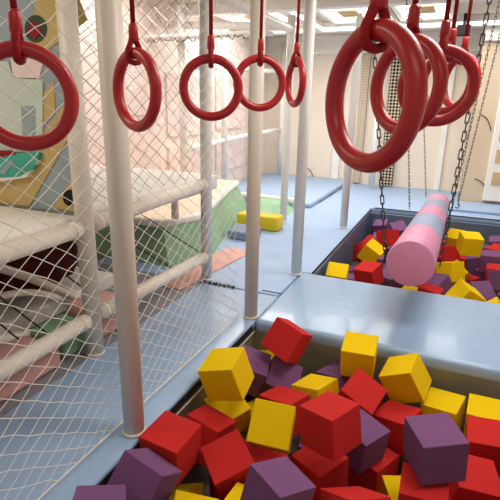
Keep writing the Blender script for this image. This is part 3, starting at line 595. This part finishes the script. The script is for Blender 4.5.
BURIED = [
 ('near','red',[0.74, 2.347, -0.425, 0.0, 0.0, 0.809, 0.2]),
 ('near','purple',[-1.015, 0.677, -0.425, 0.0, 0.0, 1.569, 0.2]),
 ('near','yellow',[0.954, 2.427, -0.425, 0.0, 0.0, 0.616, 0.2]),
 ('near','purple',[-0.111, 1.017, -0.425, 0.0, 0.0, 0.51, 0.2]),
 ('near','red',[0.593, 2.054, -0.425, 0.0, 0.0, 1.074, 0.2]),
 ('near','purple',[0.723, 1.407, -0.425, 0.0, 0.0, 1.12, 0.2]),
 ('near','yellow',[0.748, 0.906, -0.425, 0.0, 0.0, 1.119, 0.2]),
 ('near','red',[0.098, 1.138, -0.425, 0.0, 0.0, 0.772, 0.2]),
 ('near','purple',[-0.087, 0.696, -0.425, 0.0, 0.0, 0.004, 0.2]),
 ('near','red',[-0.01, 1.57, -0.425, 0.0, 0.0, 1.047, 0.2]),
 ('near','purple',[-0.516, 0.673, -0.425, 0.0, 0.0, 0.026, 0.2]),
 ('near','red',[-0.54, 0.996, -0.425, 0.0, 0.0, 0.508, 0.2]),
 ('near','red',[0.937, 1.103, -0.425, 0.0, 0.0, 0.96, 0.2]),
 ('near','red',[-0.186, 2.201, -0.425, 0.0, 0.0, 1.12, 0.2]),
 ('near','yellow',[-0.52, 1.266, -0.425, 0.0, 0.0, 1.392, 0.2]),
 ('near','red',[0.397, 0.988, -0.425, 0.0, 0.0, 0.586, 0.2]),
 ('near','purple',[-0.469, 2.186, -0.425, 0.0, 0.0, 1.558, 0.2]),
 ('near','yellow',[0.011, 2.009, -0.425, 0.0, 0.0, 0.41, 0.2]),
 ('near','red',[1.058, 0.707, -0.425, 0.0, 0.0, 0.072, 0.2]),
 ('near','red',[0.299, 1.447, -0.425, 0.0, 0.0, 1.074, 0.2]),
 ('near','red',[-0.338, 1.646, -0.425, 0.0, 0.0, 1.278, 0.2]),
 ('near','purple',[0.797, 1.774, -0.425, 0.0, 0.0, 1.458, 0.2]),
 ('near','red',[0.128, 0.846, -0.425, 0.0, 0.0, 0.07, 0.2]),
 ('near','red',[0.3, 1.804, -0.425, 0.0, 0.0, 0.369, 0.2]),
 ('near','red',[1.044, 1.417, -0.425, 0.0, 0.0, 0.539, 0.2]),
 ('near','red',[-0.808, 1.744, -0.425, 0.0, 0.0, 0.635, 0.2]),
 ('near','purple',[0.983, 2.155, -0.425, 0.0, 0.0, 1.346, 0.2]),
 ('near','purple',[0.631, 1.175, -0.425, 0.0, 0.0, 1.402, 0.2]),
 ('near','red',[-0.725, 1.996, -0.425, 0.0, 0.0, 0.698, 0.2]),
 ('near','red',[-0.963, 1.173, -0.425, 0.0, 0.0, 1.315, 0.2]),
 ('near','red',[0.567, 1.657, -0.425, 0.0, 0.0, 1.546, 0.2]),
 ('near','yellow',[-0.166, 1.376, -0.425, 0.0, 0.0, 0.361, 0.2]),
 ('near','yellow',[0.511, 0.721, -0.425, 0.0, 0.0, 0.223, 0.2]),
 ('near','purple',[1.014, 1.881, -0.425, 0.0, 0.0, 0.345, 0.2]),
 ('near','yellow',[0.745, 2.599, -0.425, 0.0, 0.0, 1.337, 0.2]),
 ('near','purple',[-0.844, 0.933, -0.425, 0.0, 0.0, 1.547, 0.2]),
 ('near','yellow',[-0.954, 1.506, -0.425, 0.0, 0.0, 0.497, 0.2]),
 ('near','red',[-0.258, 2.605, -0.425, 0.0, 0.0, 1.184, 0.2]),
 ('near','purple',[-0.743, 0.689, -0.425, 0.0, 0.0, 1.558, 0.2]),
 ('near','yellow',[-0.881, 2.302, -0.425, 0.0, 0.0, 1.228, 0.2]),
 ('near','purple',[-0.327, 0.871, -0.425, 0.0, 0.0, 0.945, 0.2]),
 ('near','purple',[-0.395, 2.4, -0.425, 0.0, 0.0, 1.346, 0.2]),
 ('near','red',[1.037, 1.65, -0.425, 0.0, 0.0, 0.331, 0.2]),
 ('near','red',[0.127, 2.28, -0.425, 0.0, 0.0, 1.184, 0.2]),
 ('near','red',[-0.569, 1.683, -0.425, 0.0, 0.0, 1.245, 0.2]),
 ('near','purple',[0.902, 1.828, -0.2, -0.064, -0.015, 1.176, 0.2]),
 ('near','red',[0.184, 0.742, -0.2, 0.052, -0.066, 0.736, 0.2]),
 ('near','red',[0.748, 1.185, -0.2, -0.044, 0.143, 0.357, 0.2]),
 ('near','red',[0.613, 2.582, -0.2, -0.133, -0.016, 0.082, 0.2]),
 ('near','red',[0.879, 2.095, -0.2, 0.003, -0.015, 1.291, 0.2]),
 ('near','yellow',[0.617, 0.787, -0.2, 0.113, 0.064, 1.006, 0.2]),
 ('near','purple',[0.409, 1.369, -0.2, 0.109, -0.104, 0.378, 0.2]),
 ('near','red',[0.447, 1.804, -0.2, 0.015, 0.107, 1.019, 0.2]),
 ('near','purple',[1.008, 1.174, -0.2, 0.136, 0.127, 1.648, 0.2]),
 ('near','red',[-0.145, 1.123, -0.2, 0.131, 0.159, 1.101, 0.2]),
 ('near','red',[-0.724, 0.849, -0.2, -0.047, -0.01, 0.534, 0.2]),
 ('near','red',[0.949, 0.801, -0.2, -0.091, 0.066, 0.27, 0.2]),
 ('near','purple',[0.842, 1.451, -0.2, 0.063, 0.17, 1.696, 0.2]),
 ('near','purple',[-0.595, 1.139, -0.2, -0.205, -0.071, 0.397, 0.2]),
 ('near','purple',[0.369, 1.007, -0.2, -0.031, -0.089, 1.028, 0.2]),
 ('near','red',[0.616, 2.056, -0.2, 0.067, -0.001, 1.341, 0.2]),
 ('near','yellow',[0.168, 1.459, -0.2, -0.13, -0.118, 0.15, 0.2]),
 ('near','purple',[-0.355, 0.723, -0.2, 0.019, 0.17, 1.746, 0.2]),
 ('near','red',[0.823, 2.414, -0.2, -0.007, 0.097, 0.741, 0.2]),
 ('near','purple',[0.604, 1.644, -0.2, 0.147, -0.058, 1.119, 0.2]),
 ('near','red',[1.037, 2.516, -0.2, -0.116, 0.077, 0.845, 0.2]),
 ('near','yellow',[-0.282, 1.335, -0.2, 0.128, -0.038, 1.125, 0.2]),
 ('near','red',[0.106, 1.057, -0.2, 0.15, 0.05, 0.778, 0.2]),
 ('near','purple',[-0.027, 0.872, -0.2, -0.112, -0.055, 0.701, 0.2]),
 ('near','red',[-0.956, 0.769, -0.2, 0.061, 0.003, 0.601, 0.2]),
 ('near','red',[-0.381, 0.982, -0.2, -0.081, 0.086, 0.478, 0.2]),
 ('near','red',[0.577, 2.293, -0.2, -0.046, 0.063, 1.512, 0.2]),
 ('far','red',[0.298, 4.397, -0.425, 0.0, 0.0, 0.162, 0.2]),
 ('far','red',[0.074, 5.696, -0.425, 0.0, 0.0, 0.254, 0.2]),
 ('far','purple',[0.532, 6.245, -0.425, 0.0, 0.0, 1.053, 0.2]),
 ('far','purple',[0.803, 6.816, -0.425, 0.0, 0.0, 1.13, 0.2]),
 ('far','yellow',[-0.225, 6.721, -0.425, 0.0, 0.0, 0.965, 0.2]),
 ('far','red',[-0.515, 6.055, -0.425, 0.0, 0.0, 0.033, 0.2]),
 ('far','purple',[0.353, 6.842, -0.425, 0.0, 0.0, 0.918, 0.2]),
 ('far','purple',[0.678, 4.909, -0.425, 0.0, 0.0, 0.463, 0.2]),
 ('far','yellow',[-0.21, 4.816, -0.425, 0.0, 0.0, 1.328, 0.2]),
 ('far','red',[-0.266, 6.287, -0.425, 0.0, 0.0, 1.444, 0.2]),
 ('far','red',[-0.661, 5.219, -0.425, 0.0, 0.0, 0.293, 0.2]),
 ('far','red',[0.049, 6.46, -0.425, 0.0, 0.0, 1.107, 0.2]),
 ('far','purple',[-0.454, 5.374, -0.425, 0.0, 0.0, 1.465, 0.2]),
 ('far','red',[0.89, 5.084, -0.425, 0.0, 0.0, 0.253, 0.2]),
 ('far','purple',[-0.858, 4.94, -0.425, 0.0, 0.0, 0.547, 0.2]),
 ('far','red',[-0.355, 4.18, -0.425, 0.0, 0.0, 1.531, 0.2]),
 ('far','purple',[1.073, 6.099, -0.425, 0.0, 0.0, 1.484, 0.2]),
 ('far','red',[-0.386, 5.576, -0.425, 0.0, 0.0, 1.504, 0.2]),
 ('far','purple',[0.836, 4.338, -0.425, 0.0, 0.0, 0.404, 0.2]),
 ('far','yellow',[0.439, 4.948, -0.425, 0.0, 0.0, 0.083, 0.2]),
 ('far','red',[1.031, 6.485, -0.425, 0.0, 0.0, 0.127, 0.2]),
 ('far','purple',[0.088, 5.003, -0.425, 0.0, 0.0, 0.523, 0.2]),
 ('far','yellow',[-0.767, 4.166, -0.425, 0.0, 0.0, 0.507, 0.2]),
 ('far','red',[0.88, 5.839, -0.425, 0.0, 0.0, 0.478, 0.2]),
 ('far','purple',[0.58, 4.499, -0.425, 0.0, 0.0, 1.241, 0.2]),
 ('far','purple',[1.056, 4.473, -0.425, 0.0, 0.0, 0.25, 0.2]),
 ('far','red',[1.075, 5.383, -0.425, 0.0, 0.0, 1.535, 0.2]),
 ('far','red',[-0.448, 6.584, -0.425, 0.0, 0.0, 1.093, 0.2]),
 ('far','red',[0.344, 4.122, -0.425, 0.0, 0.0, 1.461, 0.2]),
 ('far','yellow',[-0.431, 4.453, -0.425, 0.0, 0.0, 0.105, 0.2]),
 ('far','red',[-0.273, 5.982, -0.425, 0.0, 0.0, 1.034, 0.2]),
 ('far','red',[-0.152, 5.156, -0.425, 0.0, 0.0, 0.978, 0.2]),
 ('far','red',[-0.589, 4.974, -0.425, 0.0, 0.0, 0.458, 0.2]),
 ('far','red',[-0.023, 6.927, -0.425, 0.0, 0.0, 1.517, 0.2]),
 ('far','purple',[0.464, 6.495, -0.425, 0.0, 0.0, 0.661, 0.2]),
 ('far','red',[0.315, 5.508, -0.425, 0.0, 0.0, 0.85, 0.2]),
 ('far','purple',[-0.735, 5.781, -0.425, 0.0, 0.0, 0.056, 0.2]),
 ('far','red',[-0.032, 5.465, -0.425, 0.0, 0.0, 0.045, 0.2]),
 ('far','red',[1.078, 6.882, -0.425, 0.0, 0.0, 1.492, 0.2]),
 ('far','red',[0.082, 4.21, -0.425, 0.0, 0.0, 0.776, 0.2]),
 ('far','red',[0.255, 6.295, -0.425, 0.0, 0.0, 1.288, 0.2]),
 ('far','red',[0.842, 6.151, -0.425, 0.0, 0.0, 1.241, 0.2]),
 ('far','yellow',[-0.491, 6.922, -0.425, 0.0, 0.0, 1.219, 0.2]),
 ('far','red',[1.064, 4.101, -0.425, 0.0, 0.0, 0.063, 0.2]),
 ('far','red',[0.413, 5.253, -0.425, 0.0, 0.0, 1.325, 0.2]),
 ('far','purple',[-0.881, 6.713, -0.425, 0.0, 0.0, 0.937, 0.2]),
 ('far','purple',[0.934, 4.84, -0.425, 0.0, 0.0, 0.232, 0.2]),
 ('far','yellow',[0.723, 6.426, -0.425, 0.0, 0.0, 0.666, 0.2]),
 ('far','red',[0.73, 4.069, -0.425, 0.0, 0.0, 1.378, 0.2]),
 ('far','purple',[0.848, 5.548, -0.425, 0.0, 0.0, 0.622, 0.2]),
 ('far','purple',[-0.888, 5.209, -0.425, 0.0, 0.0, 0.358, 0.2]),
 ('far','red',[0.773, 4.664, -0.425, 0.0, 0.0, 0.582, 0.2]),
 ('far','red',[0.002, 6.211, -0.425, 0.0, 0.0, 0.332, 0.2]),
 ('far','purple',[0.591, 6.951, -0.425, 0.0, 0.0, 0.32, 0.2]),
 ('far','purple',[-0.55, 6.294, -0.425, 0.0, 0.0, 1.103, 0.2]),
 ('far','red',[-0.886, 4.377, -0.425, 0.0, 0.0, 0.015, 0.2]),
 ('far','red',[0.239, 4.781, -0.425, 0.0, 0.0, 0.021, 0.2]),
 ('far','red',[-0.488, 5.809, -0.425, 0.0, 0.0, 1.565, 0.2]),
 ('far','red',[1.007, 4.172, -0.2, -0.045, -0.036, 0.714, 0.2]),
 ('far','purple',[0.643, 4.464, -0.2, 0.156, -0.012, 1.012, 0.2]),
 ('far','yellow',[0.89, 5.558, -0.2, 0.027, 0.083, 1.281, 0.2]),
 ('far','purple',[0.718, 4.833, -0.2, 0.016, -0.026, 0.345, 0.2]),
 ('far','purple',[1.031, 5.752, -0.2, 0.052, 0.222, 1.079, 0.2]),
 ('far','red',[1.027, 6.035, -0.2, -0.035, 0.081, 0.78, 0.2]),
 ('far','purple',[1.05, 5.235, -0.2, 0.043, 0.036, 1.373, 0.2]),
 ('far','red',[0.927, 6.378, -0.2, 0.064, 0.026, 0.954, 0.2]),
 ('far','yellow',[0.849, 6.84, -0.2, -0.072, -0.027, 0.155, 0.2]),
 ('far','red',[1.003, 4.783, -0.2, 0.005, -0.06, 1.291, 0.2]),
 ('far','purple',[1.043, 4.486, -0.2, 0.126, -0.023, 1.361, 0.2]),
 ('far','purple',[0.768, 4.103, -0.2, -0.038, 0.055, 0.367, 0.2]),
 ('far','purple',[0.793, 5.922, -0.2, 0.13, 0.088, 0.931, 0.2]),
 ('far','purple',[0.991, 6.623, -0.2, 0.032, -0.116, 0.691, 0.2]),
]

def cube_mesh(col, k):
    b = bmesh.new(); bmesh.ops.create_cube(b, size=1)
    rnd = random.Random(k*7+3)
    for v in b.verts: v.co += Vector([rnd.uniform(-.012, .012) for _ in range(3)])
    bmesh.ops.bevel(b, geom=list(b.edges), offset=.018, segments=2, profile=.5, affect='EDGES')
    me = bpy.data.meshes.new(col+'_foam_cube'); b.to_mesh(me); b.free(); me.materials.append(M[col])
    return me
meshes = {(c_, k): cube_mesh(c_, k) for c_ in ('red', 'yellow', 'purple') for k in range(4)}
cnt = 0
def cube(pit, col, p, label, group):
    global cnt
    o = bpy.data.objects.new('foam_cube', meshes[col, cnt % 4]); cnt += 1; C.objects.link(o)
    o.matrix_world = Matrix.Translation(p[:3]) @ rotm(p[3:6]).to_4x4() @ Matrix.Scale(p[6]*.997, 4)
    tag(o, label, 'foam cube', group)
for pit, col, p, lab in CUBES: cube(pit, col, p, lab, 'foam cubes in the %s pit' % pit)
for pit, col, p in BURIED:
    cube(pit, col, p, '%s foam cube buried down in the dark gaps of the %s pit' % (col, pit), '%s foam cubes buried low in the %s pit' % (col, pit))
